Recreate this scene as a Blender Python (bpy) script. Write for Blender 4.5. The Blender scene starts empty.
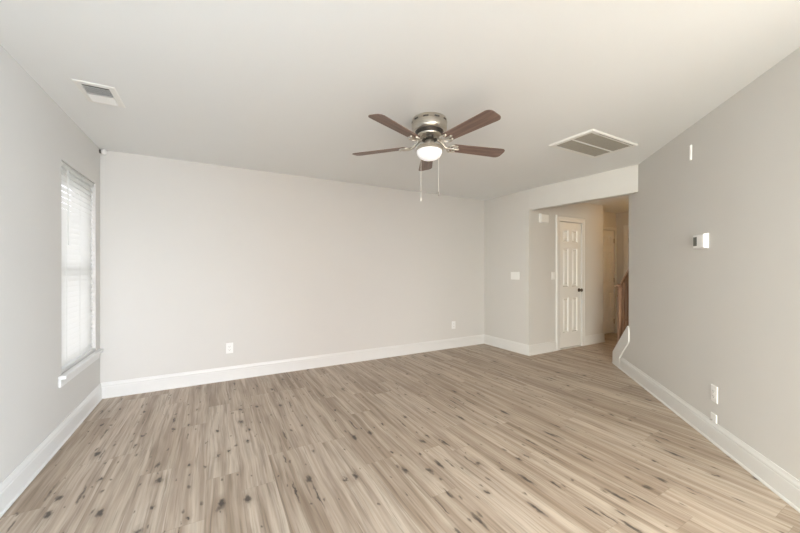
import bpy, math, random
from mathutils import Vector, Matrix
random.seed(7)
SC = bpy.context.scene
COL = SC.collection
PI = math.pi

# ------------------------------------------------------------------ camera
H = 2.44
YAW, F, Y0, CAMZ = 0.50887, 334.03, 268.93, 1.2702
cam = bpy.data.cameras.new('camera')
cam.sensor_width = 36.0
cam.lens = 36.0 * F / 800.0
cam.shift_y = (Y0 - 266.5) / 800.0
cam.clip_start = 0.02
co = bpy.data.objects.new('camera', cam)
co.location = (0, 0, CAMZ)
co.rotation_euler = (PI / 2, 0, -YAW)
COL.objects.link(co)
SC.camera = co

# ------------------------------------------------------------------ world, lights, exposure
w = bpy.data.worlds.new('overcast_daylight')
SC.world = w
w.use_nodes = True
bg = w.node_tree.nodes['Background']
W_STR, W_COL = 4.8, (0.93, 0.885, 1.0)
P_PATIO, C_PATIO = 45.0, (1.0, 0.955, 0.90)
P_LEFT, C_LEFT = 138.0, (1.0, 0.985, 0.86)
P_RIGHT, C_RIGHT = 200.0, (0.63, 0.82, 1.0)
P_HALL, C_HALL = 9.0, (1.0, 0.58, 0.20)
# bright overcast sky above, darker ground below the horizon
wt = w.node_tree
wc = wt.nodes.new('ShaderNodeTexCoord'); wsx = wt.nodes.new('ShaderNodeSeparateXYZ'); wr = wt.nodes.new('ShaderNodeValToRGB')
wmr = wt.nodes.new('ShaderNodeMapRange'); wmr.inputs['From Min'].default_value = -1.0
wt.links.new(wc.outputs['Generated'], wsx.inputs[0]); wt.links.new(wsx.outputs['Z'], wmr.inputs['Value']); wt.links.new(wmr.outputs[0], wr.inputs[0])
wr.color_ramp.elements[0].position = 0.47; wr.color_ramp.elements[0].color = (W_COL[0] * 0.35, W_COL[1] * 0.35, W_COL[2] * 0.33, 1)
wr.color_ramp.elements[1].position = 0.53; wr.color_ramp.elements[1].color = (*W_COL, 1)
wt.links.new(wr.outputs[0], bg.inputs[0])
bg.inputs[1].default_value = W_STR

def area(name, loc, rot, sx, sy, power, col, spread=PI):
    l = bpy.data.lights.new(name, 'AREA')
    l.shape = 'RECTANGLE'; l.size = sx; l.size_y = sy
    l.energy = power; l.color = col; l.spread = spread
    o = bpy.data.objects.new(name, l)
    o.location = loc; o.rotation_euler = rot
    COL.objects.link(o)
    return o

# daylight through the glazed doors behind the camera, side fills in added windows
area('daylight_patio', (0.64, -3.67, 1.10), (PI / 2 - 0.14, 0, 0), 2.6, 1.95, P_PATIO, C_PATIO, 1.3)
area('fill_left_rear', (-1.05, -2.23, 1.35), (0, -PI / 2 + 0.24, 0.45), 1.4, 1.7, P_LEFT, C_LEFT, 1.5)
area('fill_right_rear', (2.40, -2.43, 1.35), (0, PI / 2 - 0.2, -0.55), 1.4, 1.5, P_RIGHT, C_RIGHT, 1.7)

vs = SC.view_settings
SC.display_settings.display_device = 'sRGB'
vs.view_transform = 'Standard'
vs.look = 'None'
vs.exposure = 0.0
vs.gamma = 1.0
vs.use_curve_mapping = False
SC.cycles.max_bounces = 12
SC.cycles.diffuse_bounces = 8
SC.cycles.use_denoising = True
SC.cycles.sample_clamp_indirect = 8.0

# ------------------------------------------------------------------ materials
def newmat(name):
    m = bpy.data.materials.new(name); m.use_nodes = True
    return m, m.node_tree, m.node_tree.nodes['Principled BSDF']

def mat(name, col, rough=0.5, metal=0.0, noise=0.0, nscale=40.0, bump=0.0, spec=0.5):
    m, t, b = newmat(name)
    b.inputs['Base Color'].default_value = (*col, 1)
    b.inputs['Roughness'].default_value = rough
    b.inputs['Metallic'].default_value = metal
    b.inputs['Specular IOR Level'].default_value = spec
    if noise or bump:
        tc = t.nodes.new('ShaderNodeTexCoord')
        n = t.nodes.new('ShaderNodeTexNoise')
        n.inputs['Scale'].default_value = nscale
        n.inputs['Detail'].default_value = 4
        t.links.new(tc.outputs['Object'], n.inputs['Vector'])
        if noise:
            r = t.nodes.new('ShaderNodeMix'); r.data_type = 'RGBA'
            r.inputs['A'].default_value = (*[c * (1 - noise) for c in col], 1)
            r.inputs['B'].default_value = (*[min(1, c * (1 + noise)) for c in col], 1)
            t.links.new(n.outputs['Fac'], r.inputs['Factor'])
            t.links.new(r.outputs['Result'], b.inputs['Base Color'])
        if bump:
            bp = t.nodes.new('ShaderNodeBump')
            bp.inputs['Strength'].default_value = bump
            bp.inputs['Distance'].default_value = 0.002
            t.links.new(n.outputs['Fac'], bp.inputs['Height'])
            t.links.new(bp.outputs['Normal'], b.inputs['Normal'])
    return m

M_WALL = mat('greige_wall_paint', (0.62, 0.60, 0.57), 0.75, noise=0.012, nscale=3, bump=0.06, spec=0.25)
M_CEIL = mat('ceiling_paint', (0.785, 0.795, 0.79), 0.9, noise=0.01, nscale=2, bump=0.05, spec=0.15)
M_TRIM = mat('white_trim_paint', (0.70, 0.69, 0.67), 0.38, noise=0.01, nscale=6)
M_DOOR = mat('white_door_paint', (0.76, 0.745, 0.715), 0.4, noise=0.01, nscale=6)
M_PLAST = mat('white_plastic', (0.80, 0.79, 0.77), 0.35, noise=0.01, nscale=20)
M_SLOT = mat('dark_slot', (0.05, 0.045, 0.04), 0.6, noise=0.1)
M_SCREEN = mat('grey_display', (0.09, 0.095, 0.08), 0.3, noise=0.1)
M_BRONZE = mat('dark_bronze_metal', (0.10, 0.075, 0.055), 0.35, 0.9, noise=0.1)
M_HINGE = mat('nickel_hinge_metal', (0.42, 0.39, 0.35), 0.35, 0.9, noise=0.08)
M_VENT = mat('white_vent_metal', (0.78, 0.77, 0.74), 0.45, noise=0.01)
M_DUCT = mat('dark_duct', (0.16, 0.15, 0.125), 0.8, noise=0.2)
M_FILTER = mat('filter_mesh', (0.36, 0.335, 0.285), 0.9, noise=0.15, nscale=60)
M_CHAIN = mat('pale_bead_chain', (0.78, 0.75, 0.68), 0.35, 0.3, noise=0.03)
M_GUNMETAL = mat('dark_motor_metal', (0.10, 0.09, 0.08), 0.45, 0.8, noise=0.2)

def brushed():
    m, t, b = newmat('brushed_nickel')
    tc = t.nodes.new('ShaderNodeTexCoord')
    mp = t.nodes.new('ShaderNodeMapping'); mp.inputs['Scale'].default_value = (4, 4, 260)
    n = t.nodes.new('ShaderNodeTexNoise'); n.inputs['Scale'].default_value = 3; n.inputs['Detail'].default_value = 3
    cr = t.nodes.new('ShaderNodeValToRGB')
    cr.color_ramp.elements[0].color = (0.50, 0.46, 0.40, 1); cr.color_ramp.elements[0].position = 0.3
    cr.color_ramp.elements[1].color = (0.70, 0.66, 0.59, 1); cr.color_ramp.elements[1].position = 0.7
    t.links.new(tc.outputs['Object'], mp.inputs[0]); t.links.new(mp.outputs[0], n.inputs['Vector'])
    t.links.new(n.outputs['Fac'], cr.inputs[0]); t.links.new(cr.outputs[0], b.inputs['Base Color'])
    b.inputs['Metallic'].default_value = 1.0
    b.inputs['Roughness'].default_value = 0.3
    return m
M_NICKEL = brushed()

def wood(name, dark, light, scale=(3, 40, 40), rough=0.45):
    m, t, b = newmat(name)
    tc = t.nodes.new('ShaderNodeTexCoord')
    mp = t.nodes.new('ShaderNodeMapping'); mp.inputs['Scale'].default_value = scale
    n = t.nodes.new('ShaderNodeTexNoise'); n.inputs['Scale'].default_value = 1.5; n.inputs['Detail'].default_value = 5
    n.inputs['Distortion'].default_value = 0.6
    cr = t.nodes.new('ShaderNodeValToRGB')
    cr.color_ramp.elements[0].color = (*dark, 1); cr.color_ramp.elements[0].position = 0.3
    cr.color_ramp.elements[1].color = (*light, 1); cr.color_ramp.elements[1].position = 0.7
    t.links.new(tc.outputs['Object'], mp.inputs[0]); t.links.new(mp.outputs[0], n.inputs['Vector'])
    t.links.new(n.outputs['Fac'], cr.inputs[0]); t.links.new(cr.outputs[0], b.inputs['Base Color'])
    b.inputs['Roughness'].default_value = rough
    return m
M_BLADE = wood('walnut_blade', (0.125, 0.077, 0.060), (0.225, 0.148, 0.117))
M_RAIL = wood('stained_oak_rail', (0.185, 0.092, 0.048), (0.37, 0.205, 0.112), (40, 40, 4))

def globe_mat():
    m, t, b = newmat('frosted_globe')
    b.inputs['Base Color'].default_value = (0.88, 0.88, 0.88, 1)
    b.inputs['Roughness'].default_value = 0.4
    b.inputs['Emission Color'].default_value = (1, 0.985, 0.98, 1)
    b.inputs['Emission Strength'].default_value = 0.42
    return m
M_GLOBE = globe_mat()

def blind_mat():
    m, t, b = newmat('white_slat')
    b.inputs['Base Color'].default_value = (0.86, 0.86, 0.84, 1)
    b.inputs['Roughness'].default_value = 0.45
    tr = t.nodes.new('ShaderNodeBsdfTranslucent'); tr.inputs[0].default_value = (0.85, 0.85, 0.82, 1)
    mx = t.nodes.new('ShaderNodeMixShader'); mx.inputs[0].default_value = 0.55
    out = t.nodes['Material Output']
    t.links.new(b.outputs[0], mx.inputs[1]); t.links.new(tr.outputs[0], mx.inputs[2]); t.links.new(mx.outputs[0], out.inputs[0])
    return m
M_BLIND = blind_mat()

def glass_mat():
    m, t, b = newmat('window_glass')
    g = t.nodes.new('ShaderNodeBsdfTransparent'); g.inputs[0].default_value = (0.95, 0.97, 0.96, 1)
    gl = t.nodes.new('ShaderNodeBsdfGlossy'); gl.inputs['Roughness'].default_value = 0.02
    mx = t.nodes.new('ShaderNodeMixShader'); mx.inputs[0].default_value = 0.06
    t.links.new(g.outputs[0], mx.inputs[1]); t.links.new(gl.outputs[0], mx.inputs[2])
    t.links.new(mx.outputs[0], t.nodes['Material Output'].inputs[0])
    return m
M_GLASS = glass_mat()

# the larger knots and splits of the planks: x, y, half width, half length in metres
KNOTS = [
    (-0.699, 3.015, 0.017, 0.034), (-0.749, 2.539, 0.017, 0.034), (-0.749, 2.392, 0.017, 0.034), (-0.519, 2.272, 0.017, 0.034), (-0.489, 3.032, 0.010, 0.020),
    (-0.287, 2.462, 0.020, 0.030), (-0.175, 3.211, 0.010, 0.020), (-0.139, 2.556, 0.010, 0.020), (-0.117, 2.020, 0.010, 0.020), (-0.287, 2.201, 0.010, 0.020),
    (-0.597, 2.635, 0.010, 0.020), (-0.540, 3.697, 0.010, 0.020), (-0.291, 3.378, 0.007, 0.055), (-0.742, 3.882, 0.010, 0.020), (-0.794, 3.556, 0.010, 0.020),
    (0.026, 2.983, 0.010, 0.020), (0.244, 2.889, 0.010, 0.020), (0.218, 2.702, 0.010, 0.020), (0.040, 2.058, 0.017, 0.034), (0.163, 2.021, 0.017, 0.034),
    (0.760, 1.922, 0.017, 0.034), (0.503, 2.032, 0.017, 0.034), (0.927, 2.365, 0.017, 0.034), (1.060, 2.379, 0.017, 0.034), (1.081, 2.051, 0.010, 0.020),
    (0.628, 2.763, 0.010, 0.020), (0.954, 2.912, 0.010, 0.020), (1.204, 2.461, 0.010, 0.020), (0.094, 2.616, 0.010, 0.020), (1.281, 1.776, 0.013, 0.060),
    (1.475, 1.976, 0.013, 0.060), (1.651, 1.386, 0.013, 0.060), (1.172, 1.274, 0.013, 0.060), (1.494, 1.190, 0.013, 0.060), (1.758, 1.268, 0.007, 0.055),
    (1.160, 1.512, 0.007, 0.055), (1.596, 1.526, 0.010, 0.020), (1.237, 1.935, 0.010, 0.020), (1.417, 2.118, 0.010, 0.020), (1.782, 1.562, 0.010, 0.020),
    (2.190, 1.361, 0.013, 0.060), (2.251, 2.140, 0.013, 0.060), (2.260, 1.682, 0.013, 0.060), (2.034, 1.672, 0.007, 0.055), (1.841, 2.232, 0.013, 0.060),
    (1.734, 1.040, 0.007, 0.055), (1.359, 1.420, 0.010, 0.020), (1.433, 2.481, 0.010, 0.020), (1.056, 1.827, 0.017, 0.034), (1.975, 1.038, 0.013, 0.060),
    (2.939, 1.234, 0.007, 0.055), (2.759, 1.086, 0.013, 0.060), (1.766, 0.981, 0.007, 0.055), (1.796, 0.874, 0.013, 0.060), (2.543, 1.111, 0.010, 0.020),
    (0.512, 1.863, 0.005, 0.116), (0.409, 1.945, 0.005, 0.106),]
FL_D = (0.285, 0.22, 0.163)
FL_M = (0.409, 0.33, 0.261)
FL_L = (0.501, 0.425, 0.347)
FL_H = (0.553, 0.479, 0.398)
def floor_mat():
    m, t, b = newmat('oak_plank_floor')
    N, L = t.nodes, t.links
    def math_(op, a, c=None, d=None):
        n = N.new('ShaderNodeMath'); n.operation = op
        for i, v in enumerate((a, c, d)):
            if v is None: continue
            if isinstance(v, (int, float)): n.inputs[i].default_value = v
            else: L.new(v, n.inputs[i])
        return n.outputs[0]
    def comb(x, y, z):
        n = N.new('ShaderNodeCombineXYZ')
        for i, v in enumerate((x, y, z)):
            if isinstance(v, (int, float)): n.inputs[i].default_value = v
            else: L.new(v, n.inputs[i])
        return n.outputs[0]
    def wn(vec):
        n = N.new('ShaderNodeTexWhiteNoise'); n.noise_dimensions = '3D'
        L.new(vec, n.inputs['Vector']); return n.outputs['Value']
    def noise(vec, scale, detail=3, dist=0.0, rough=0.5):
        n = N.new('ShaderNodeTexNoise'); n.inputs['Scale'].default_value = scale
        n.inputs['Detail'].default_value = detail; n.inputs['Distortion'].default_value = dist
        n.inputs['Roughness'].default_value = rough
        L.new(vec, n.inputs['Vector']); return n.outputs['Fac']
    def ramp(f, stops):
        n = N.new('ShaderNodeValToRGB'); L.new(f, n.inputs[0])
        e = n.color_ramp.elements
        while len(e) < len(stops): e.new(0.5)
        for k, (p, c) in enumerate(stops):
            e[k].position = p; e[k].color = (*c, 1) if isinstance(c, tuple) else (c, c, c, 1)
        return n.outputs[0]
    def mix(f, a, c, mode='MIX'):
        n = N.new('ShaderNodeMix'); n.data_type = 'RGBA'; n.blend_type = mode
        for key, v in (('Factor', f), ('A', a), ('B', c)):
            if isinstance(v, (int, float)): n.inputs[key].default_value = v
            elif isinstance(v, tuple): n.inputs[key].default_value = (*v, 1)
            else: L.new(v, n.inputs[key])
        return n.outputs['Result']
    geo = N.new('ShaderNodeNewGeometry')
    sp = N.new('ShaderNodeSeparateXYZ'); L.new(geo.outputs['Position'], sp.inputs[0])
    X, Y = sp.outputs[0], sp.outputs[1]
    PW, PL = 0.182, 1.22
    xs = math_('DIVIDE', math_('ADD', X, 10.05), PW)
    row = math_('FLOOR', xs)
    off = math_('MULTIPLY', wn(comb(row, 3.7, 1.1)), PL)
    ys = math_('DIVIDE', math_('ADD', math_('ADD', Y, 20.0), off), PL)
    colm = math_('FLOOR', ys)
    pid = wn(comb(row, colm, 0.5))
    pid2 = wn(comb(row, colm, 9.5))
    # distance to the plank edges, in metres
    fx = math_('FRACT', xs); fy = math_('FRACT', ys)
    ex = math_('MULTIPLY', math_('MINIMUM', fx, math_('SUBTRACT', 1.0, fx)), PW)
    ey = math_('MULTIPLY', math_('MINIMUM', fy, math_('SUBTRACT', 1.0, fy)), PL)
    edge = math_('MINIMUM', ex, ey)
    seam = math_('SUBTRACT', 1.0, math_('SMOOTH_MIN', math_('DIVIDE', edge, 0.0022), 1.0, 0.1))
    seam = math_('MAXIMUM', seam, 0.0)
    z = math_('MULTIPLY', pid, 37.0)
    wob = noise(comb(math_('MULTIPLY', X, 3.0), math_('MULTIPLY', Y, 1.2), z), 1.0, 2)
    Xw = math_('ADD', X, math_('MULTIPLY', math_('SUBTRACT', wob, 0.5), 0.05))
    broad = noise(comb(math_('MULTIPLY', Xw, 22.0), math_('MULTIPLY', Y, 0.9), z), 1.0, 3, 0.3)
    fine = noise(comb(math_('MULTIPLY', Xw, 90.0), math_('MULTIPLY', Y, 4.0), z), 1.0, 4, 0.2)
    base = ramp(broad, [(0.28, FL_D), (0.46, FL_M), (0.60, FL_L), (0.78, FL_H)])
    tint = ramp(pid2, [(0.0, (0.90, 0.87, 0.84)), (0.35, (1.0, 0.985, 0.96)), (0.7, (1.04, 1.03, 1.02)), (1.0, (1.07, 1.07, 1.06))])
    c = mix(1.0, base, tint, 'MULTIPLY')
    c = mix(0.8, c, ramp(fine, [(0.3, 0.80), (0.55, 1.0), (0.75, 1.07)]), 'MULTIPLY')
    # fine dark grain lines and mineral streaks
    gl = noise(comb(math_('MULTIPLY', Xw, 80.0), math_('MULTIPLY', Y, 2.2), math_('ADD', z, 2.0)), 1.0, 4, 0.4, 0.6)
    gl = ramp(gl, [(0.54, 0.0), (0.70, 1.0)])
    c = mix(math_('MULTIPLY', gl, 0.62), c, (0.155, 0.112, 0.08))
    st = noise(comb(math_('MULTIPLY', Xw, 26.0), math_('MULTIPLY', Y, 1.5), math_('ADD', z, 5.0)), 1.0, 3, 0.3)
    st = ramp(st, [(0.58, 0.0), (0.72, 1.0)])
    c = mix(math_('MULTIPLY', st, 0.50), c, (0.19, 0.135, 0.095))
    # knots and short cracks
    def knots(sx, sy, seed, r0, r1, chance, strength, col):
        nonlocal c
        wp = []
        for q in (0.0, 7.0):
            warp = noise(comb(math_('MULTIPLY', X, 34.0), math_('MULTIPLY', Y, 16.0), seed + q), 1.0, 3)
            wp.append(math_('MULTIPLY', math_('SUBTRACT', warp, 0.5), 0.36))
        v = N.new('ShaderNodeTexVoronoi'); v.voronoi_dimensions = '2D'
        v.inputs['Scale'].default_value = 1.0
        v.inputs['Randomness'].default_value = 0.95
        L.new(comb(math_('ADD', math_('MULTIPLY', Xw, sx), math_('ADD', wp[0], seed * 3.1)), math_('ADD', math_('MULTIPLY', Y, sy), math_('ADD', wp[1], seed * 5.7)), 0.0), v.inputs['Vector'])
        sc = N.new('ShaderNodeSeparateColor'); L.new(v.outputs['Color'], sc.inputs[0])
        keep = math_('LESS_THAN', sc.outputs[0], chance)
        size = math_('MULTIPLY_ADD', sc.outputs[1], 0.8, 0.4)
        d = math_('DIVIDE', v.outputs['Distance'], size)
        k = ramp(d, [(r0, 1.0), (r1, 0.0)])
        k = math_('MULTIPLY', k, keep)
        c = mix(math_('MULTIPLY', k, strength), c, col)
    knots(6.0, 3.0, 0.3, 0.05, 0.34, 0.24, 0.40, (0.25, 0.185, 0.135))
    knots(6.0, 3.0, 0.3, 0.03, 0.115, 0.24, 0.85, (0.058, 0.045, 0.036))
    knots(14.0, 1.3, 4.3, 0.03, 0.13, 0.30, 0.85, (0.08, 0.06, 0.045))
    knots(12.0, 5.0, 8.3, 0.03, 0.12, 0.46, 0.80, (0.09, 0.068, 0.05))
    w1 = noise(comb(math_('MULTIPLY', X, 48.0), math_('MULTIPLY', Y, 22.0), 2.2), 1.0, 3)
    w2 = noise(comb(math_('MULTIPLY', X, 48.0), math_('MULTIPLY', Y, 22.0), 7.7), 1.0, 3)
    pos = comb(math_('MULTIPLY_ADD', w1, 0.030, math_('SUBTRACT', X, 0.015)), math_('MULTIPLY_ADD', w2, 0.075, math_('SUBTRACT', Y, 0.0375)), 0.0)
    near = None
    for kx, ky, ka, kb in KNOTS:
        mp = N.new('ShaderNodeMapping'); mp.vector_type = 'POINT'
        mp.inputs['Scale'].default_value = (1 / ka, 1 / kb, 0)
        mp.inputs['Location'].default_value = (-kx / ka, -ky / kb, 0)
        L.new(pos, mp.inputs['Vector'])
        ln = N.new('ShaderNodeVectorMath'); ln.operation = 'LENGTH'; L.new(mp.outputs[0], ln.inputs[0])
        near = ln.outputs['Value'] if near is None else math_('MINIMUM', near, ln.outputs['Value'])
    near = math_('MULTIPLY', near, 0.2)
    c = mix(math_('MULTIPLY', ramp(near, [(0.15, 1.0), (0.55, 0.0)]), 0.42), c, (0.24, 0.178, 0.13))
    c = mix(math_('MULTIPLY', ramp(near, [(0.09, 1.0), (0.24, 0.0)]), 0.90), c, (0.052, 0.041, 0.033))
    c = mix(math_('MULTIPLY', seam, 0.32), c, (0.15, 0.115, 0.085))
    L.new(c, b.inputs['Base Color'])
    b.inputs['Roughness'].default_value = 0.46
    b.inputs['Specular IOR Level'].default_value = 0.35
    bp = N.new('ShaderNodeBump'); bp.inputs['Strength'].default_value = 0.12; bp.inputs['Distance'].default_value = 0.002
    L.new(math_('SUBTRACT', fine, math_('MULTIPLY', seam, 0.8)), bp.inputs['Height'])
    L.new(bp.outputs[0], b.inputs['Normal'])
    return m
M_FLOOR = floor_mat()

# ------------------------------------------------------------------ mesh helpers
class MB:
    def __init__(s): s.v = []; s.f = []; s.mats = []
    def add(s, vs, fs):
        o = len(s.v); s.v += [tuple(p) for p in vs]; s.f += [tuple(i + o for i in f) for f in fs]; return s
    def box(s, x0, x1, y0, y1, z0, z1):
        vs = [(x, y, z) for z in (z0, z1) for y in (y0, y1) for x in (x0, x1)]
        return s.add(vs, [(0, 2, 3, 1), (4, 5, 7, 6), (0, 1, 5, 4), (2, 6, 7, 3), (0, 4, 6, 2), (1, 3, 7, 5)])
    def cbox(s, x0, x1, y0, y1, z0, z1, c):
        """plate on a wall (y is out of the wall) with a chamfered front"""
        vs = [(x0, y0, z0), (x1, y0, z0), (x1, y0, z1), (x0, y0, z1)]
        vs += [(x0, y1 - c, z0), (x1, y1 - c, z0), (x1, y1 - c, z1), (x0, y1 - c, z1)]
        vs += [(x0 + c, y1, z0 + c), (x1 - c, y1, z0 + c), (x1 - c, y1, z1 - c), (x0 + c, y1, z1 - c)]
        fs = [(0, 1, 2, 3), (8, 11, 10, 9)]
        for k in range(4):
            n = (k + 1) % 4
            fs += [(k, k + 4, n + 4, n), (k + 4, k + 8, n + 8, n + 4)]
        return s.add(vs, fs)
    def prism(s, poly, fn, a, b):
        """poly of 2-D points, fn(u, v, t) gives the 3-D point"""
        n = len(poly)
        vs = [fn(u, v, a) for u, v in poly] + [fn(u, v, b) for u, v in poly]
        fs = [tuple(range(n)), tuple(range(2 * n - 1, n - 1, -1))]
        fs += [(k, k + n, (k + 1) % n + n, (k + 1) % n) for k in range(n)]
        return s.add(vs, fs)
    def lathe(s, prof, n=40, fn=None):
        fn = fn or (lambda x, y, z: (x, y, z))
        vs = []; fs = []; m = len(prof)
        for k in range(n):
            a = 2 * PI * k / n
            for r, z in prof: vs.append(fn(r * math.cos(a), r * math.sin(a), z))
        for k in range(n):
            k2 = (k + 1) % n
            for j in range(m - 1): fs.append((k * m + j, k2 * m + j, k2 * m + j + 1, k * m + j + 1))
        fs.append(tuple(k * m for k in range(n))); fs.append(tuple(k * m + m - 1 for k in range(n)))
        return s.add(vs, fs)
    def tube(s, pts, r, n=8):
        pts = [Vector(p) for p in pts]; vs = []; fs = []
        rr = r if isinstance(r, (list, tuple)) else [r] * len(pts)
        up = Vector((0, 0, 1))
        for i, p in enumerate(pts):
            d = (pts[min(i + 1, len(pts) - 1)] - pts[max(i - 1, 0)]).normalized()
            a = d.cross(up if abs(d.z) < 0.95 else Vector((1, 0, 0))).normalized(); b = d.cross(a)
            for k in range(n):
                t = 2 * PI * k / n; vs.append(p + a * math.cos(t) * rr[i] + b * math.sin(t) * rr[i])
        for i in range(len(pts) - 1):
            for k in range(n):
                k2 = (k + 1) % n; fs.append((i * n + k, i * n + k2, (i + 1) * n + k2, (i + 1) * n + k))
        fs.append(tuple(range(n))); fs.append(tuple(range((len(pts) - 1) * n, len(pts) * n)))
        return s.add(vs, fs)

def _build(s, name, m, parent=None, bevel=0.0, smooth=None, seg=2):
    import bmesh
    me = bpy.data.meshes.new(name); me.from_pydata(s.v, [], s.f); me.materials.append(m)
    bm = bmesh.new(); bm.from_mesh(me); bmesh.ops.recalc_face_normals(bm, faces=bm.faces)
    if smooth is not None:
        for f in bm.faces: f.smooth = True
        for e in bm.edges:
            if len(e.link_faces) == 2 and e.calc_face_angle() > math.radians(smooth): e.smooth = False
    bm.to_mesh(me); bm.free()
    o = bpy.data.objects.new(name, me); COL.objects.link(o)
    if parent: o.parent = parent
    if bevel:
        b = o.modifiers.new('bevel', 'BEVEL'); b.width = bevel; b.segments = seg; b.limit_method = 'ANGLE'; b.angle_limit = math.radians(40)
    return o
MB.build = _build

def tag(o, label, cat, group=None, kind=None):
    o['label'] = label; o['category'] = cat
    if group: o['group'] = group
    if kind: o['kind'] = kind
    return o
def st(o, label, cat): return tag(o, label, cat, kind='structure')
def thing(name, label, cat, loc, rz=0.0, group=None):
    o = bpy.data.objects.new(name, None); COL.objects.link(o)
    o.empty_display_size = 0.1
    o.location = loc; o.rotation_euler = (0, 0, rz)
    return tag(o, label, cat, group)
def copy_tree(o, parent=None):
    c = o.copy(); COL.objects.link(c)
    if parent is not None: c.parent = parent
    for ch in [q for q in bpy.data.objects if q.parent == o]: copy_tree(ch, c)
    return c
def sweep(mb, path, prof, fn):
    """prof (d, h): d to the right of the path, mitred; fn(a, b, h) -> xyz"""
    P = [Vector(p) for p in path]; n = len(P); m = len(prof); vs = []; fs = []
    for i in range(n):
        din = (P[i] - P[i - 1]).normalized() if i else (P[1] - P[0]).normalized()
        dou = (P[i + 1] - P[i]).normalized() if i < n - 1 else din
        n1 = Vector((din.y, -din.x)); n2 = Vector((dou.y, -dou.x))
        mi = (n1 + n2) / (1 + n1.dot(n2))
        for d, h in prof:
            q = P[i] + mi * d; vs.append(fn(q.x, q.y, h))
    for i in range(n - 1):
        for k in range(m):
            k2 = (k + 1) % m; fs.append((i * m + k, i * m + k2, (i + 1) * m + k2, (i + 1) * m + k))
    fs.append(tuple(range(m))); fs.append(tuple(range((n - 1) * m, n * m)))
    return mb.add(vs, fs)

# ------------------------------------------------------------------ plan of the room
XL, YB, XB, YC = -0.970, 4.287, 4.042, 3.360
T = 0.115
HZ = 2.13                                   # underside of the header
HC = 2.375                                  # hall ceiling
XE, Y2, XS = 5.935, 3.69, 6.955              # end of hall wall, second door wall, hall end wall
XH = 4.154                                  # the header leans back a little towards the slanted wall
W0 = Vector((XH, 1.967)); D = Vector((1, 1)).normalized(); NO = Vector((1, -1)).normalized()
def rw(s, out, z):                          # right wall: s along it, out = distance behind its face
    p = W0 + D * s + NO * out
    return (p.x, p.y, z)
YR = -3.6; XR = rw(-2.6, 0, 0)[0]; YRW = rw(-2.6, 0, 0)[1]

st(MB().box(XL - 0.16, XS + 0.2, YR - 0.16, YB + 0.2, -0.1, 0).build('floor', M_FLOOR),
   'light oak wood plank floor with dark knots running towards the long wall', 'floor')
st(MB().box(XL - 0.16, XS + 0.2, YR - 0.16, YB + 0.2, H, H + 0.1).build('ceiling', M_CEIL),
   'smooth white ceiling carrying the fan and two vents', 'ceiling')
st(MB().box(XB + T, XS + 0.1, 1.3, YB, HC, H).build('ceiling_hall', M_CEIL),
   'hallway ceiling beyond the header opening', 'ceiling')

WY0, WY1, WZ0, WZ1 = 3.332, 4.140, 0.500, 2.070
m = MB()
for b in ((YR - 0.16, -3.10, 0, H), (-3.10, -1.36, 0, 0.58), (-3.10, -1.36, 2.12, H), (-1.36, WY0, 0, H), (WY1, YB + 0.16, 0, H), (WY0, WY1, 0, WZ0), (WY0, WY1, WZ1, H)):
    m.box(XL - 0.16, XL, b[0], b[1], b[2], b[3])
st(m.build('wall_left', M_WALL), 'pale greige wall on the left holding the window', 'wall')
st(MB().box(XL, XB + T, YB, YB + 0.12, 0, H).build('wall_back', M_WALL), 'long blank greige wall across the room from left corner to right corner', 'wall')
m = MB().box(XB, XB + T, YC, YB, 0, H)
hp_ = [(XB, YC), (XB + T, YC), (XH + T, 2.084), (XH, 1.968)]
m.prism(hp_, lambda u, v, t: (u, v, t), HZ + 0.005, H)
st(m.build('wall_pier', M_WALL), 'short greige wall with switch plate and the header above the hall opening', 'wall')

D1X0, D1X1, DZ = 4.738, 5.306, 2.022
m = MB()
for b in ((XB + T, D1X0 - 0.004, 0, HC), (D1X1 + 0.004, XE, 0, HC), (D1X0 - 0.004, D1X1 + 0.004, DZ + 0.004, HC)):
    m.box(b[0], b[1], YC, YC + T, b[2], b[3])
m.box(XE - T, XE, YC + T, Y2, 0, HC)
st(m.build('wall_hall', M_WALL), 'greige hallway wall holding the nearer six-panel door', 'wall')
D2X0, D2X1 = 6.330, 6.893
m = MB()
for b in ((XE - T, D2X0 - 0.004, 0, HC), (D2X1 + 0.004, XS, 0, HC), (D2X0 - 0.004, D2X1 + 0.004, DZ + 0.004, HC)):
    m.box(b[0], b[1], Y2, Y2 + T, b[2], b[3])
st(m.build('wall_hall_far', M_WALL), 'greige hallway wall holding the farther six-panel door', 'wall')
D3Y1, D3Y0 = 3.462, 2.80
m = MB()
for b in ((D3Y1 + 0.004, Y2 + T, 0, HC), (1.40, D3Y0 - 0.004, 0, HC), (D3Y0 - 0.004, D3Y1 + 0.004, DZ + 0.004, HC)):
    m.box(XS, XS + T, b[0], b[1], b[2], b[3])
st(m.build('wall_hall_end', M_WALL), 'shaded wall at the end of the hallway behind the stair railing', 'wall')

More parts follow.
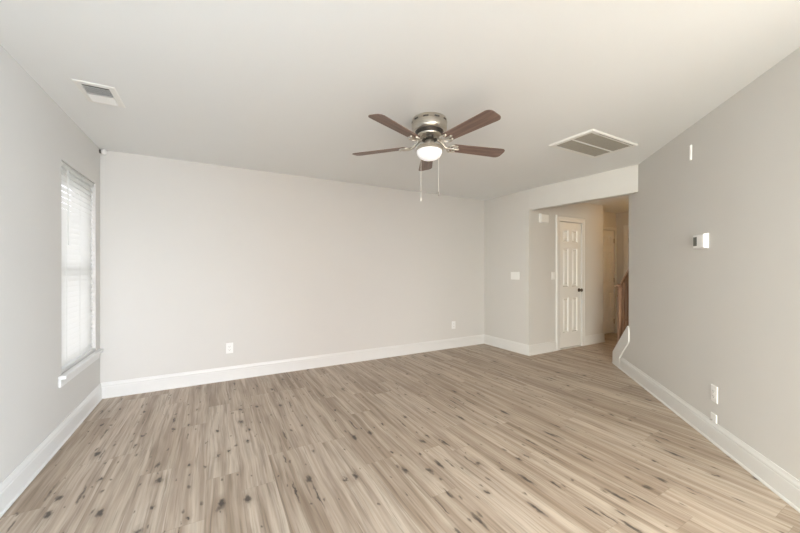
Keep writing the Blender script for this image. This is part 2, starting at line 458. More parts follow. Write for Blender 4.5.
# right wall, cut by the stair at its far end
SE = 0.278
def zs(s): return 0.130 + (0.825 - s) * 0.830     # top of the stair stringer
m = MB().prism([(-2.6, 0), (0.785, 0), (0.785, zs(0.785) - 0.012), (SE, zs(SE) - 0.012), (SE, H), (-2.6, H)], lambda u, v, t: rw(u, t, v), 0, T)
st(m.build('wall_right', M_WALL), 'slanted greige wall on the right holding thermostat and outlet', 'wall')
m = MB().prism([(-2.6, 0), (0.7, 0), (0.7, H), (-2.6, H)], lambda u, v, t: rw(u, t, v), 1.1, 1.2)
m.box(rw(0.7, 1.1, 0)[0] - 0.05, XS + T, rw(0.7, 1.1, 0)[1] - 0.1, rw(0.7, 1.1, 0)[1], 0, H)
st(m.build('wall_stair', M_WALL), 'wall on the far side of the staircase', 'wall')
m = MB()
for b in ((YR - 0.16, -3.20, 0, H), (-3.20, -1.66, 0, 0.58), (-3.20, -1.66, 2.12, H), (-1.66, YRW, 0, H)):
    m.box(XR, XR + 0.12, b[0], b[1], b[2], b[3])
st(m.build('wall_right_rear', M_WALL), 'wall beside the glazed doors behind the viewer', 'wall')
PX0, PX1, PZ = -0.72, 2.0, 2.12
m = MB().box(XL, PX0, YR - 0.16, YR, 0, H).box(PX1, XR, YR - 0.16, YR, 0, H).box(PX0, PX1, YR - 0.16, YR, PZ, H)
st(m.build('wall_rear', M_WALL), 'wall behind the viewer with wide glazed doors', 'wall')
m = MB()
for x in (PX0, (PX0 + PX1) / 2 - 0.04, PX1 - 0.06): m.box(x, x + 0.06, YR - 0.11, YR - 0.05, 0, PZ)
m.box(PX0, PX1, YR - 0.11, YR - 0.05, PZ - 0.07, PZ).box(PX0, PX1, YR - 0.11, YR - 0.05, 0, 0.09)
def added_window(name, label, x0, x1, y0, y1):  # unseen windows added to hold the side fill lights
    q = MB()
    for y in (y0, y1 - 0.05): q.box(x0, x1, y, y + 0.05, 0.58, 2.12)
    for z in (0.58, 1.33, 2.07): q.box(x0, x1, y0 + 0.05, y1 - 0.05, z, z + 0.05)
    st(q.build(name, M_TRIM), label, 'window')
added_window('added_window_left', 'white framed window added on the left behind the viewer for fill light', XL - 0.07, XL - 0.03, -3.10, -1.36)
added_window('added_window_right', 'white framed window added on the right behind the viewer for fill light', XR + 0.03, XR + 0.07, -3.20, -1.66)
d4 = st(m.build('door_4', M_TRIM), 'white framed glazed doors behind the viewer', 'door')

# ------------------------------------------------------------------ baseboards
BP = [(0, 0), (0.021, 0), (0.021, 0.007), (0.018, 0.013), (0.0135, 0.015), (0.0135, 0.108), (0.0105, 0.113), (0.0135, 0.119),
      (0.0125, 0.128), (0.008, 0.138), (0.006, 0.146), (0.005, 0.153), (0, 0.153)]
plan = lambda a, b, h: (a, b, h)
def baseboards(path, names):
    # one object per straight run, mitred to its neighbours
    full = MB(); sweep(full, path, BP, plan); k = len(BP)
    for i, (nm, lab) in enumerate(names):
        if nm is None: continue
        mb = MB(); mb.v = full.v[i * k:(i + 2) * k]
        mb.f = [(j, (j + 1) % k, (j + 1) % k + k, j + k) for j in range(k)] + [tuple(range(k)), tuple(range(k, 2 * k))]
        st(mb.build(nm, M_TRIM), lab, 'baseboard')
CW = 0.088
baseboards([(XL, YR), (XL, YB), (XB, YB), (XB, YC), (D1X0 - CW, YC)],
           [('baseboard_left', 'tall white baseboard under the window wall'), ('baseboard_back', 'tall white baseboard along the long blank wall'),
            ('baseboard_pier', 'white baseboard below the switch plate on the short wall'), ('baseboard_hall', 'white baseboard left of the nearer hallway door')])
baseboards([(D1X1 + CW, YC), (XE, YC), (XE, Y2), (D2X0 - CW, Y2)],
           [('baseboard_corner', 'white baseboard right of the nearer hallway door, ending at the corner'), ('baseboard_return', 'white baseboard on the short return beside the farther door'),
            ('baseboard_far', 'white baseboard left of the farther hallway door')])
baseboards([(XS, Y2), (XS, D3Y1 + CW)], [('baseboard_end', 'white baseboard on the hallway end wall')])
a = rw(0.800, 0, 0); b = rw(-2.6, 0, 0)
baseboards([a[:2], b[:2], (XR, YR)], [('baseboard_right', 'tall white baseboard along the slanted right wall'), ('baseboard_right_rear', 'white baseboard behind the viewer')])

# stair skirt: white band that climbs from the baseboard to the wall end
sk = [(0.797, 0.0), (0.797, zs(0.797)), (SE, zs(SE)), (SE - 0.032, zs(SE) - 0.02), (SE - 0.032, zs(SE - 0.032) - 0.212), (0.548, 0.145), (0.548, 0.0)]
m = MB().prism(sk, lambda u, v, t: rw(u, t, v), -0.0165, 0.0)
cap = [(0.785, 0.0), (0.801, 0.0), (0.801, zs(0.801) + 0.004), (SE, zs(SE) + 0.004), (SE, zs(SE) - 0.014), (0.785, zs(0.785) - 0.014)]
m.prism(cap, lambda u, v, t: rw(u, t, v), -0.0165, T + 0.012)
st(m.build('trim_1', M_TRIM, bevel=0.003), 'white stair skirt board climbing from the right baseboard to the wall end', 'trim')

# ------------------------------------------------------------------ doors
CP = [(0, 0), (0, 0.012), (0.010, 0.015), (0.05, 0.015), (0.058, 0.020), (CW - 0.016, 0.020), (CW - 0.006, 0.016), (CW, 0.010), (CW, 0)]
def casing(name, label, x0, x1, z1, fn, right=CW):
    mb = MB()
    r = right / CW
    # outside of the opening lies to the right when the path runs x1 -> top -> x0, so go the other way round
    path = [(x1, 0.0), (x1, z1), (x0, z1), (x0, 0.0)]
    sweep(mb, path, CP, lambda a, b, h: fn(a, b, h))
    return st(mb.build(name, M_TRIM), label, 'door casing')
def six_panel(w_, h_, t):
    """front face at y=0 looking along -y; x 0..w, z 0..h"""
    mb = MB()
    mb.box(0, w_, 0.0145, t, 0, h_)
    stile = 0.105 * w_ / 0.61 * 0.95; mid = 0.085
    pw = (w_ - 2 * stile - mid) / 2
    xs = [0, stile, stile + pw, stile + pw + mid, w_ - stile, w_]
    zsq = [0, 0.235, 0.235 + 0.56, 0.235 + 0.56 + 0.17, 0.235 + 0.56 + 0.17 + 0.62, 0.235 + 0.56 + 0.17 + 0.62 + 0.10, h_ - 0.115, h_]
    for i in range(5):
        for j in range(7):
            X0, X1, Z0, Z1 = xs[i], xs[i + 1], zsq[j], zsq[j + 1]
            if i in (1, 3) and j in (1, 3, 5):
                rings = [(0, 0.0), (0.004, 0.001), (0.013, 0.014), (0.022, 0.014), (0.042, 0.002)]
                vs = []
                for o_, y in rings: vs += [(X0 + o_, y, Z0 + o_), (X1 - o_, y, Z0 + o_), (X1 - o_, y, Z1 - o_), (X0 + o_, y, Z1 - o_)]
                fs = []
                for r in range(len(rings) - 1):
                    for k in range(4):
                        n = (k + 1) % 4; fs.append((r * 4 + k, r * 4 + n, r * 4 + 4 + n, r * 4 + 4 + k))
                q = (len(rings) - 1) * 4; fs.append((q, q + 1, q + 2, q + 3))
                mb.add(vs, fs)
            else:
                mb.add([(X0, 0, Z0), (X1, 0, Z0), (X1, 0, Z1), (X0, 0, Z1)], [(0, 1, 2, 3)])
    # edge strips closing front skin to the slab
    mb.add([(0, 0, 0), (0, 0.0145, 0), (0, 0.0145, h_), (0, 0, h_)], [(0, 1, 2, 3)])
    mb.add([(w_, 0, 0), (w_, 0.0145, 0), (w_, 0.0145, h_), (w_, 0, h_)], [(0, 1, 2, 3)])
    mb.add([(0, 0, h_), (0, 0.0145, h_), (w_, 0.0145, h_), (w_, 0, h_)], [(0, 1, 2, 3)])
    mb.add([(0, 0, 0), (0, 0.0145, 0), (w_, 0.0145, 0), (w_, 0, 0)], [(0, 1, 2, 3)])
    return mb
def knob_mb(x, z):
    prof = [(0.0, 0.0), (0.031, 0.0), (0.031, 0.004), (0.026, 0.009), (0.012, 0.012), (0.011, 0.026), (0.020, 0.034), (0.027, 0.043), (0.027, 0.052), (0.020, 0.060), (0.0, 0.063)]
    return MB().lathe(prof, 24, lambda a, b, c: (x + a, -c, z + b))
def door(name, label, origin, rz, w_, h_, knob_left, set_back=0.012):
    mb = six_panel(w_, h_, 0.035)
    o = st(mb.build(name, M_DOOR), label, 'door')
    o.location = origin; o.rotation_euler = (0, 0, rz)
    kx = 0.055 if knob_left else w_ - 0.055
    k = knob_mb(kx, 0.905).build('door_knob', M_BRONZE, o, smooth=35)
    k['label'] = 'dark bronze door knob'
    hx = w_ if knob_left else 0.0
    for z in (0.22, 1.03, 1.80):
        hm = MB().tube([(hx, -0.009, z - 0.045), (hx, -0.009, z + 0.045)], 0.007, 10)
        hm.box(hx - 0.012, hx + 0.012, -0.006, 0.002, z - 0.044, z + 0.044)
        hh = hm.build('hinge', M_HINGE, o); hh['label'] = 'nickel hinge'
    return o
def jamb(mb, x0, x1, z1, fn, depth):
    for p in ([(x0 - 0.004, 0), (x0, 0), (x0, z1), (x0 - 0.004, z1)], [(x1, 0), (x1 + 0.004, 0), (x1 + 0.004, z1), (x1, z1)], [(x0 - 0.004, z1), (x1 + 0.004, z1), (x1 + 0.004, z1 + 0.004), (x0 - 0.004, z1 + 0.004)]):
        mb.prism(p, fn, -depth, 0)
door('door_1', 'white six-panel door in the hallway, the nearer one', (D1X0 + 0.004, YC + 0.006, 0.018), 0, D1X1 - D1X0 - 0.008, DZ - 0.024, False)
casing('trim_2', 'white casing around the nearer hallway door', D1X0, D1X1, DZ, lambda a, b, h: (a, YC - h, b))
door('door_2', 'white six-panel door in the hallway, the farther one partly hidden by the corner', (D2X0 + 0.004, Y2 + 0.006, 0.022), 0, D2X1 - D2X0 - 0.008, DZ - 0.028, True)
CP_full = CP
CP = [(d * 0.68, h) for d, h in CP_full]
casing('trim_3', 'white casing around the farther hallway door', D2X0, D2X1, DZ, lambda a, b, h: (a, Y2 - h, b))
CP = CP_full
d3 = door('door_3', 'white door on the hallway end wall, behind the railing', (XS + 0.006, D3Y1 - 0.004, 0.018), -PI / 2, D3Y1 - D3Y0 - 0.008, DZ - 0.024, False)
casing('trim_4', 'white door casing on the hallway end wall', -D3Y1, -D3Y0, DZ, lambda a, b, h: (XS - h, -a, b))
m = MB().box(D1X0 - 0.1, D1X1 + 0.1, YC + T, YC + T + 0.05, 0, HC)  # unseen slabs added to keep outside light from under the doors
m.box(D2X0 - 0.1, D2X1 + 0.2, Y2 + T, Y2 + T + 0.05, 0, HC).box(XS + T, XS + T + 0.05, D3Y0 - 0.1, D3Y1 + 0.1, 0, HC)
st(m.build('wall_light_block', M_WALL), 'slabs added behind the hallway doors to block light in the gaps', 'wall')
st(MB().box(D1X0, D1X1, YC - 0.012, YC + T, 0, 0.010).build('trim_5', M_TRIM), 'pale threshold strip under the nearer hallway door', 'trim')

# ------------------------------------------------------------------ stair
m = MB()
nst = 11; run = 0.23; rise = 0.19
ST0 = 0.70
poly = [(ST0, 0)]
for k in range(nst):
    poly.append((ST0 - k * run, rise * (k + 1))); poly.append((ST0 - (k + 1) * run, rise * (k + 1)))
poly.append((ST0 - nst * run, 0))
m.prism(poly, lambda u, v, t: rw(u, t, v), T + 0.014, 1.1)
st(m.build('stairs', M_TRIM), 'staircase climbing behind the slanted right wall', 'stairs')

rail = thing('stair_railing', 'brown wooden stair railing with square newel post at the end of the slanted wall', 'railing', rw(0.712, 0.06, 0), PI / 4)
# local x runs along the wall (away from the viewer), y out to the room
def sx(s): return s - 0.712
def sqpost(mb, x, y, r, z0, z1): return mb.box(x - r, x + r, y - r, y + r, z0, z1)
zb = zs(0.712)
m = MB(); sqpost(m, 0, 0, 0.036, zb - 0.06, 1.03); sqpost(m, 0, 0, 0.041, zb - 0.06, zb + 0.06)
sqpost(m, 0, 0, 0.041, 0.90, 0.92); sqpost(m, 0, 0, 0.040, 0.985, 1.0)
m.lathe([(0, 1.03), (0.046, 1.03), (0.060, 1.042), (0.060, 1.057), (0.04, 1.067), (0.0, 1.08)], 4, lambda a, b, c: ((a - b) * 0.72 * 1.35 , (a + b) * 0.72 * 1.35, c))
m.build('newel_post', M_RAIL, rail, bevel=0.004)
hp = [(-0.028, -0.03), (0.028, -0.03), (0.031, -0.005), (0.024, 0.018), (0.0, 0.027), (-0.024, 0.018), (-0.031, -0.005)]
def railz(s): return 1.035 + (0.722 - s) * 0.70
MB().prism(hp, lambda u, v, t: (sx(t), u, railz(t) + v), 0.690, SE).build('handrail', M_RAIL, rail, smooth=30)
for s in (0.60, 0.50, 0.40, 0.31):
    q = MB(); z0, z1 = zs(s) - 0.01, railz(s) - 0.02
    sqpost(q, sx(s), 0, 0.016, z0, z1)
    q.lathe([(0.0, z0 + .22), (0.02, z0 + .22), (0.023, z0 + .235), (0.02, z0 + .25), (0, z0 + .25)], 12, lambda a, b, c, s=s: (sx(s) + a, b, c))
    q.build('baluster', M_RAIL, rail, bevel=0.003)

# ------------------------------------------------------------------ window, sill and blind
WM = 1.285
win = bpy.data.objects.new('window_1', None); COL.objects.link(win)
win.location = (XL - 0.12, (WY0 + WY1) / 2, WZ0)
st(win, 'tall white window on the left wall behind a white blind', 'window')
hw = (WY1 - WY0) / 2; hh = WZ1 - WZ0; fw = 0.045
m = MB().box(-0.03, 0.03, -hw, -hw + 0.03, 0, hh).box(-0.03, 0.03, hw - 0.03, hw, 0, hh).box(-0.03, 0.03, -hw + 0.03, hw - 0.03, 0, 0.04).box(-0.03, 0.03, -hw + 0.03, hw - 0.03, hh - 0.03, hh)
m.build('window_frame', M_TRIM, win)
zm = WM - WZ0
for nm, z0, z1, x in (('lower_sash', 0.04, zm + 0.022, 0.008), ('upper_sash', zm - 0.022, hh - 0.03, -0.018)):
    m = MB()
    y0, y1 = -hw + 0.03, hw - 0.03
    m.box(x - 0.012, x + 0.012, y0, y0 + fw, z0, z1).box(x - 0.012, x + 0.012, y1 - fw, y1, z0, z1)
    m.box(x - 0.012, x + 0.012, y0 + fw, y1 - fw, z0, z0 + 0.045).box(x - 0.012, x + 0.012, y0 + fw, y1 - fw, z1 - 0.045, z1)
    s_ = m.build(nm, M_TRIM, win)
    MB().box(x - 0.003, x + 0.003, y0 + fw, y1 - fw, z0 + 0.045, z1 - 0.045).build('pane', M_GLASS, s_)
sill = MB()
sill.box(XL - 0.09, XL, WY0, WY1, WZ0 - 0.02, WZ0)
sill.box(XL, XL + 0.042, WY0 - 0.06, WY1 + 0.07, WZ0 - 0.026, WZ0)
o = sill.build('window_sill', M_TRIM, None, bevel=0.004)
ap = MB(); ap.box(XL, XL + 0.014, WY0 - 0.058, WY1 + 0.060, WZ0 - 0.082, WZ0 - 0.026)
o2 = ap.build('apron', M_TRIM, o, bevel=0.003)
o.name = 'trim_6'
st(o, 'white window stool and apron below the blind', 'window sill')

bl = thing('window_blind', 'white horizontal slat blind covering the window on the left wall', 'blind', (XL - 0.028, (WY0 + WY1) / 2, WZ1))
bw = hw - 0.006
MB().box(-0.025, 0.015, -bw, bw, -0.036, -0.001).build('headrail', M_BLIND, bl, bevel=0.002)
m = MB(); pitch = 0.0425; nsl = 35; tl = math.radians(71)
for k in range(nsl):
    zc = -0.062 - k * pitch
    pts = []
    for q in range(5):
        u = -0.025 + 0.05 * q / 4; cz = 0.0028 * (1 - (2 * q / 4 - 1) ** 2)
        pts.append((u * math.cos(tl) , zc + cz - u * math.sin(tl)))
    poly = pts + [(a_, b_ - 0.0022) for a_, b_ in reversed(pts)]
    m.prism(poly, lambda u, v, t: (u, t, v), -bw, bw)
m.build('slats', M_BLIND, bl)
zbot = -0.064 - nsl * pitch
MB().box(-0.025, 0.025, -bw, bw, zbot - 0.0165, zbot + 0.012).build('bottom_rail', M_BLIND, bl, bevel=0.003)
for y in (-bw * 0.72, 0.0, bw * 0.72):
    m = MB()
    for x in (-0.024, 0.024): m.box(x - 0.0008, x + 0.0008, y - 0.001, y + 0.001, zbot, -0.045)
    m.build('ladder_cord', M_BLIND, bl)
MB().tube([(0.034, -bw + 0.10, -0.05), (0.036, -bw + 0.10, -0.62)], 0.004, 8).build('tilt_wand', M_BLIND, bl)

# ------------------------------------------------------------------ ceiling fan
fan = thing('ceiling_fan', 'five-blade ceiling fan with brown wooden blades and nickel housing on the white ceiling', 'ceiling fan', (1.475, 2.172, H))
m = MB().lathe([(0.0, 0.0), (0.128, 0.0), (0.134, -0.006), (0.137, -0.02), (0.137, -0.028), (0.133, -0.031), (0.133, -0.035), (0.138, -0.038), (0.138, -0.075), (0.134, -0.088), (0.124, -0.098), (0.0, -0.098)], 56)
m.build('motor_housing', M_NICKEL, fan, smooth=35)
slot = None
for k in range(10):
    a0 = 2 * PI * k / 10
    if slot is None:
        vs = []
        for q in range(7):
            a = q * 0.05
            for r, z in ((0.1345, -0.0325), (0.1383, -0.0225), (0.1383, -0.0285), (0.1345, -0.0285)): vs.append((r * math.cos(a), r * math.sin(a), z))
        fs = [(4 * q + e, 4 * q + (e + 1) % 4, 4 * q + 4 + (e + 1) % 4, 4 * q + 4 + e) for q in range(6) for e in range(4)] + [(0, 1, 2, 3), (24, 25, 26, 27)]
        slot = MB().add(vs, fs).build('vent_slot', M_GUNMETAL, fan); slot['label'] = 'dark slot in the housing'; c_ = slot
    else:
        c_ = slot.copy(); COL.objects.link(c_); c_.parent = fan
    c_.rotation_euler = (0, 0, a0)
o = MB().lathe([(0.0, -0.097), (0.112, -0.097), (0.096, -0.118), (0.0, -0.118)], 48).build('motor_skirt', M_GUNMETAL, fan, smooth=35)
o['label'] = 'dark motor skirt under the housing'  # one even dark metal, no slots modelled
MB().lathe([(0.0, -0.117), (0.088, -0.117), (0.092, -0.121), (0.090, -0.131), (0.072, -0.140), (0.0, -0.140)], 48).build('lower_housing', M_NICKEL, fan, smooth=35)
o = MB().lathe([(0.0, -0.139), (0.062, -0.139), (0.064, -0.160), (0.050, -0.166), (0.0, -0.166)], 36).build('flywheel', M_GUNMETAL, fan, smooth=35)
o['label'] = 'dark flywheel'
MB().lathe([(0.0, -0.165), (0.034, -0.165), (0.036, -0.170), (0.036, -0.202), (0.042, -0.208), (0.0, -0.208)], 36).build('switch_housing', M_NICKEL, fan, smooth=35)
MB().lathe([(0.0, -0.205), (0.045, -0.205), (0.085, -0.212), (0.106, -0.222), (0.109, -0.238), (0.104, -0.244), (0.0, -0.244)], 48).build('light_fitter', M_NICKEL, fan, smooth=35)
prof = [(0.0, -0.2445), (0.092, -0.2445), (0.0985, -0.250)]
for k in range(1, 11):
    a = PI / 2 * k / 10
    prof.append((0.0985 * math.cos(a) ** 0.8 if k < 10 else 0.0, -0.250 - 0.067 * math.sin(a)))
MB().lathe(prof, 48).build('glass_globe', M_GLOBE, fan, smooth=50)
ZBL = -0.205
def blade_outline():
    r0, r1 = 0.185, 0.655; pts = []
    w0, w1 = 0.052, 0.066
    pts += [(r0, -w0 + 0.016), (r0 + 0.016, -w0)]
    n = 6; rc = 0.040
    for k in range(n + 1):
        a = -PI / 2 + (PI / 2) * k / n; pts.append((r1 - rc + rc * math.cos(a) - 0.0, -w1 + rc + rc * math.sin(a)))
    for k in range(n + 1):
        a = (PI / 2) * k / n; pts.append((r1 - rc + rc * math.cos(a), w1 - rc + rc * math.sin(a)))
    pts += [(r0 + 0.016, w0), (r0, w0 - 0.016)]
    return pts
PITCH = math.radians(-11)
cp_, sp_ = math.cos(PITCH), math.sin(PITCH)
def tilt(x, y, z): return (x, y * cp_ - z * sp_, y * sp_ + z * cp_ + ZBL)
bmesh_blade = MB().prism(blade_outline(), lambda u, v, t: tilt(u, v, t), 0, 0.006)
iron = MB()
def strip(pts, wd, th):
    P = [Vector(p) for p in pts]
    for i in range(len(P) - 1):
        d = (P[i + 1] - P[i]); 
        s_ = Vector((-d.y, d.x, 0))
        s_ = (s_.normalized() if s_.length > 1e-6 else Vector((0, 1, 0))) * wd
        u_ = Vector((0, 0, th))
        a_, b_ = P[i], P[i + 1]
        iron.add([a_ - s_, a_ + s_, b_ + s_, b_ - s_, a_ - s_ + u_, a_ + s_ + u_, b_ + s_ + u_, b_ - s_ + u_], [(0, 1, 2, 3), (4, 7, 6, 5), (0, 4, 5, 1), (1, 5, 6, 2), (2, 6, 7, 3), (3, 7, 4, 0)])
iron.tube([(0.055, 0, -0.150), (0.085, 0, -0.158), (0.11, 0, -0.180), (0.135, 0, -0.206), (0.165, 0, ZBL - 0.007)], [0.013, 0.012, 0.010, 0.010, 0.009], 10)
for sgn in (-1, 1):
    iron.tube([tilt(x, sgn * y, -0.007) for x, y in ((0.155, 0.0), (0.158, 0.022), (0.17, 0.040), (0.19, 0.048), (0.212, 0.044), (0.222, 0.034))], 0.006, 8)
    iron.tube([tilt(x, sgn * y, -0.007) for x, y in ((0.17, 0.0), (0.19, 0.012), (0.21, 0.030), (0.222, 0.034))], 0.005, 8)
iron.tube([tilt(x, 0, -0.006) for x in (0.16, 0.20, 0.245)], [0.009, 0.008, 0.010], 8)
for x, y in ((0.245, 0.0), (0.222, 0.034), (0.222, -0.034)):
    iron.lathe([(0, -0.013), (0.007, -0.012), (0.010, -0.007), (0.010, 0.0), (0, 0.0)], 12, lambda a, b, c, x=x, y=y: tilt(x + a, y + b, c))
for k in range(5):
    a = math.radians(59.4 + 72 * k)
    if k == 0:
        b0 = bmesh_blade.build('blade', M_BLADE, fan, bevel=0.0015); i0 = iron.build('blade_iron', M_NICKEL, fan, smooth=40)
        b0['label'] = 'brown wooden fan blade'; b_, i_ = b0, i0
    else:
        b_, i_ = b0.copy(), i0.copy(); COL.objects.link(b_); COL.objects.link(i_); b_.parent = fan; i_.parent = fan
    b_.rotation_euler = (0, 0, a); i_.rotation_euler = (0, 0, a)
RV = Vector((math.cos(YAW), -math.sin(YAW))); TV = Vector((-math.sin(YAW), -math.cos(YAW)))
for lat, tow, zend, col in ((-0.070, 0.072, -0.622, M_CHAIN), (0.062, 0.080, -0.585, M_CHAIN)):
    p = RV * lat + TV * tow
    ch = MB()
    z = -0.25
    ch.tube([(p.x, p.y, -0.232), (p.x, p.y, zend)], 0.0013, 6)
    while z > zend:
        ch.lathe([(0, 0.002), (0.0021, 0.0008), (0.0021, -0.0008), (0, -0.002)], 6, lambda a, b, c, z=z: (p.x + a, p.y + b, z + c)); z -= 0.006
    c_ = ch.build('pull_chain', M_CHAIN, fan)
    f_ = MB().lathe([(0, 0.004), (0.004, 0.0), (0.006, -0.012), (0.007, -0.026), (0.004, -0.032), (0, -0.033)], 12, lambda a, b, c: (p.x + a, p.y + b, zend + c))
    fo = f_.build('fob', M_CHAIN if lat < 0 else M_HINGE, c_, smooth=40)

# ------------------------------------------------------------------ ceiling vents
def vent_frame(mb, x0, x1, y0, y1, fx, fy, z=0.0, th=0.010):
    # flat sloped frame under the ceiling
    o_ = [(x0, y0), (x1, y0), (x1, y1), (x0, y1)]
    i_ = [(x0 + fx, y0 + fy), (x1 - fx, y0 + fy), (x1 - fx, y1 - fy), (x0 + fx, y1 - fy)]
    vs = [(a, b, z) for a, b in o_] + [(a + (0.006 if a == x0 else -0.006), b + (0.006 if b == y0 else -0.006), z - th) for a, b in o_] + [(a, b, z - th) for a, b in i_] + [(a, b, z) for a, b in i_]
    fs = []
    for k in range(4):
        n = (k + 1) % 4
        for r in range(3): fs.append((r * 4 + k, r * 4 + n, r * 4 + 4 + n, r * 4 + 4 + k))
        fs.append((12 + k, 12 + n, n, k))
    return mb.add(vs, fs)
v1 = thing('ceiling_vent', 'small white two-way supply vent on the ceiling near the window', 'vent', (-0.661, 2.932, H))
vent_frame(MB(), -0.104, 0.104, -0.157, 0.157, 0.036, 0.038, 0.0, 0.005).build('frame', M_VENT, v1)
MB().box(-0.075, 0.075, -0.127, 0.127, -0.0025, -0.0005).build('duct_opening', M_DUCT, v1)
m = MB()
for side, y0, y1, sg in ((0, -0.118, 0.0, -1), (1, 0.010, 0.118, 1)):
    n = 8
    for k in range(n):
        y = y0 + (y1 - y0) * (k + 0.5) / n
        dy, dz = 0.006 * sg, 0.0035
        m.prism([(y - dy, -0.0105 + dz), (y + dy, -0.0105 - dz), (y + dy, -0.0093 - dz), (y - dy, -0.0093 + dz)], lambda u, v, t: (t, u, v), -0.069, 0.069)
m.build('louvres', M_VENT, v1)
MB().box(-0.069, 0.069, -0.001, 0.012, -0.013, -0.002).build('centre_bar', M_VENT, v1)

v2 = thing('return_air_grille', 'large white return air grille on the ceiling right of the fan', 'vent', (3.118, 1.860, H))
RX, RY = 0.358, 0.212
vent_frame(MB(), -RX, RX, -RY, RY, 0.045, 0.040, 0, 0.014).build('frame', M_VENT, v2)
MB().box(-RX + 0.04, RX - 0.04, -RY + 0.036, RY - 0.036, -0.0030, -0.0005).build('filter', M_FILTER, v2)
m = MB(); n = 26
for k in range(n):
    y = -RY + 0.045 + (2 * RY - 0.09) * (k + 0.5) / n
    m.prism([(y - 0.004, -0.006), (y + 0.004, -0.0125), (y + 0.004, -0.0115), (y - 0.004, -0.005)], lambda u, v, t: (t, u, v), -RX + 0.045, RX - 0.045)
m.build('louvres', M_FILTER, v2)
MB().box(-RX + 0.044, RX - 0.044, -0.006, 0.006, -0.016, -0.003).build('centre_bar', M_VENT, v2)
MB().box(-RX + 0.12, RX - 0.05, -RY + 0.017, -RY + 0.021, -0.0150, -0.0135).build('hinge_gap', M_DUCT, v2)

# ------------------------------------------------------------------ wall plates and devices (local y is out of the wall)
RZ_BACK, RZ_PIER, RZ_HALL, RZ_RIGHT = PI, PI / 2, PI, PI / 4
def outlet(label, loc, rz, group='wall outlets'):
    t = thing('wall_outlet', label, 'outlet', loc, rz, group)
    MB().cbox(-0.037, 0.037, 0, 0.006, -0.060, 0.060, 0.003).build('cover_plate', M_PLAST, t)
    for z in (-0.0195, 0.0195):
        r = MB().cbox(-0.016, 0.016, 0.005, 0.0075, z - 0.0135, z + 0.0135, 0.001).build('receptacle', M_PLAST, t)
        s = MB().box(-0.0085, -0.0060, 0.0072, 0.0080, z - 0.002, z + 0.007).box(0.0060, 0.0085, 0.0072, 0.0080, z - 0.002, z + 0.007)
        s.lathe([(0, 0.0072), (0.0025, 0.0072), (0.0025, 0.008), (0, 0.008)], 10, lambda a, b, c, z=z: (a, c, z - 0.008 + b)).build('slots', M_SLOT, r)
    MB().lathe([(0, 0.0055), (0.003, 0.0055), (0.003, 0.007), (0, 0.0072)], 10, lambda a, b, c: (a, c, b)).build('screw', M_PLAST, t)
    return t
outlet('white outlet low on the long blank wall, the left one nearer the window', (0.158, YB, 0.365), RZ_BACK)
outlet('white outlet low on the long blank wall, the right one near the far corner', (3.381, YB, 0.365), RZ_BACK)
q = rw(-1.351, 0, 0.357)
outlet('white outlet on the slanted right wall above the baseboard', q, RZ_RIGHT)

q = rw(-1.345, 0, 0.160)
t = thing('cable_jack', 'small white cable plate sitting on the baseboard below the right wall outlet', 'cable jack', q, RZ_RIGHT)
MB().cbox(-0.033, 0.033, 0, 0.006, -0.008, 0.050, 0.003).build('cover_plate', M_PLAST, t)
o = MB().lathe([(0, 0.005), (0.0055, 0.005), (0.0055, 0.010), (0.004, 0.011), (0.004, 0.020), (0, 0.020)], 14, lambda a, b, c: (0.012 + a, c, 0.000 + b)).build('connector', M_HINGE, t)
o['label'] = 'grey metal coaxial connector'

def toggle(label, loc, rz, gangs):
    t = thing('light_switch', label, 'light switch', loc, rz)
    hw_ = 0.035 + 0.023 * (gangs - 1) + 0.002
    MB().cbox(-hw_, hw_, 0, 0.006, -0.058, 0.058, 0.003).build('cover_plate', M_PLAST, t)
    for k in range(gangs):
        x = (k - (gangs - 1) / 2) * 0.046
        MB().cbox(x - 0.0165, x + 0.0165, 0.004, 0.0085, -0.033, 0.033, 0.001).build('rocker', M_PLAST, t)
    return t
toggle('wide white three-gang switch plate on the short wall left of the hallway', (XB, 3.617, 1.165), RZ_PIER, 3)
toggle('narrow white switch plate beside the nearer hallway door casing', (4.585, YC, 1.165), RZ_HALL, 1)

t = thing('door_chime', 'white box chime high on the hallway wall left of the nearer door', 'door chime', (4.348, YC, 2.033), RZ_HALL)
MB().cbox(-0.092, 0.092, 0, 0.042, -0.066, 0.066, 0.010).build('cover', M_PLAST, t, bevel=0.003)
m = MB()
for k in range(5): m.box(-0.05, 0.05, 0.0405, 0.0424, -0.030 + k * 0.015 - 0.001, -0.030 + k * 0.015 + 0.001)
m.build('sound_slots', M_VENT, t)

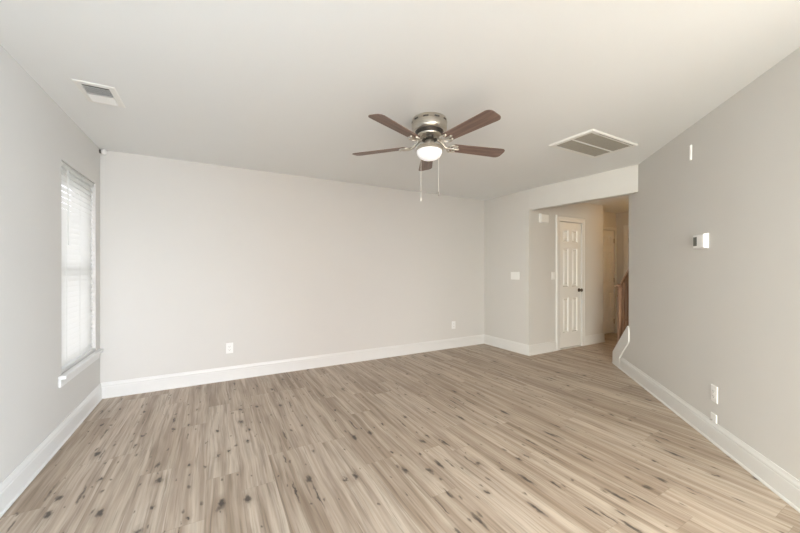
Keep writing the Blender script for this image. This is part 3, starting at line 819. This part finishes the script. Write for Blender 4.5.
q = rw(-1.203, 0, 1.484)
t = thing('thermostat', 'white wall thermostat with grey screen on the slanted right wall', 'thermostat', q, RZ_RIGHT)
MB().cbox(-0.078, 0.078, 0, 0.008, -0.058, 0.058, 0.003).build('wall_plate', M_PLAST, t)
MB().cbox(-0.072, 0.072, 0.008, 0.030, -0.053, 0.053, 0.006).build('body', M_PLAST, t)
o = MB().cbox(0.015, 0.062, 0.0295, 0.0312, -0.034, 0.036, 0.0005).build('screen', M_SCREEN, t); o['label'] = 'dark grey display'
m = MB()
for k in range(3): m.cbox(-0.055, -0.020, 0.0295, 0.032, -0.034 + k * 0.026, -0.018 + k * 0.026, 0.001)
m.build('buttons', M_PLAST, t)

q = rw(-1.047, 0, 2.222)
t = thing('wall_sensor', 'narrow white vertical strip high on the slanted right wall above the thermostat', 'sensor', q, RZ_RIGHT)
MB().cbox(-0.011, 0.011, 0, 0.010, -0.062, 0.062, 0.003).build('casing', M_PLAST, t)

t = thing('motion_sensor', 'small round white sensor in the ceiling corner above the window', 'sensor', (XL + 0.024, YB - 0.034, 2.412))
MB().lathe([(0, -0.012), (0.020, -0.010), (0.0275, 0.0), (0.0275, 0.012), (0.022, 0.022), (0.010, 0.027), (0, 0.028)], 24, lambda a, b, c: (c + 0.004, a, b)).build('dome', M_PLAST, t, smooth=45)
MB().lathe([(0, -0.024), (0.018, -0.024), (0.018, -0.006), (0, -0.006)], 16, lambda a, b, c: (c + 0.002, a, b)).build('mount', M_SLOT, t)

# ------------------------------------------------------------------ hall lamp (out of sight round the corner)
hl = thing('hall_ceiling_light', 'flush dome lamp on the hallway ceiling', 'ceiling light', (6.3, 2.35, HC))
MB().lathe([(0, 0), (0.15, 0), (0.15, -0.02), (0, -0.02)], 32).build('base', M_NICKEL, hl, smooth=40)
def lamp_glass(name, col, strength):
    m, t, b = newmat(name)
    b.inputs['Emission Color'].default_value = (*col, 1); b.inputs['Emission Strength'].default_value = strength
    return m
MB().lathe([(0, -0.02), (0.14, -0.02), (0.13, -0.05), (0.08, -0.08), (0, -0.09)], 32).build('glass_dome', lamp_glass('warm_lamp_glass', C_HALL, P_HALL / 2.0), hl, smooth=50)
l = bpy.data.lights.new('hall_bulb', 'POINT'); l.energy = P_HALL; l.color = C_HALL; l.shadow_soft_size = 0.1
o = bpy.data.objects.new('hall_bulb', l); o.parent = hl; o.location = (0, 0, -0.20); COL.objects.link(o)
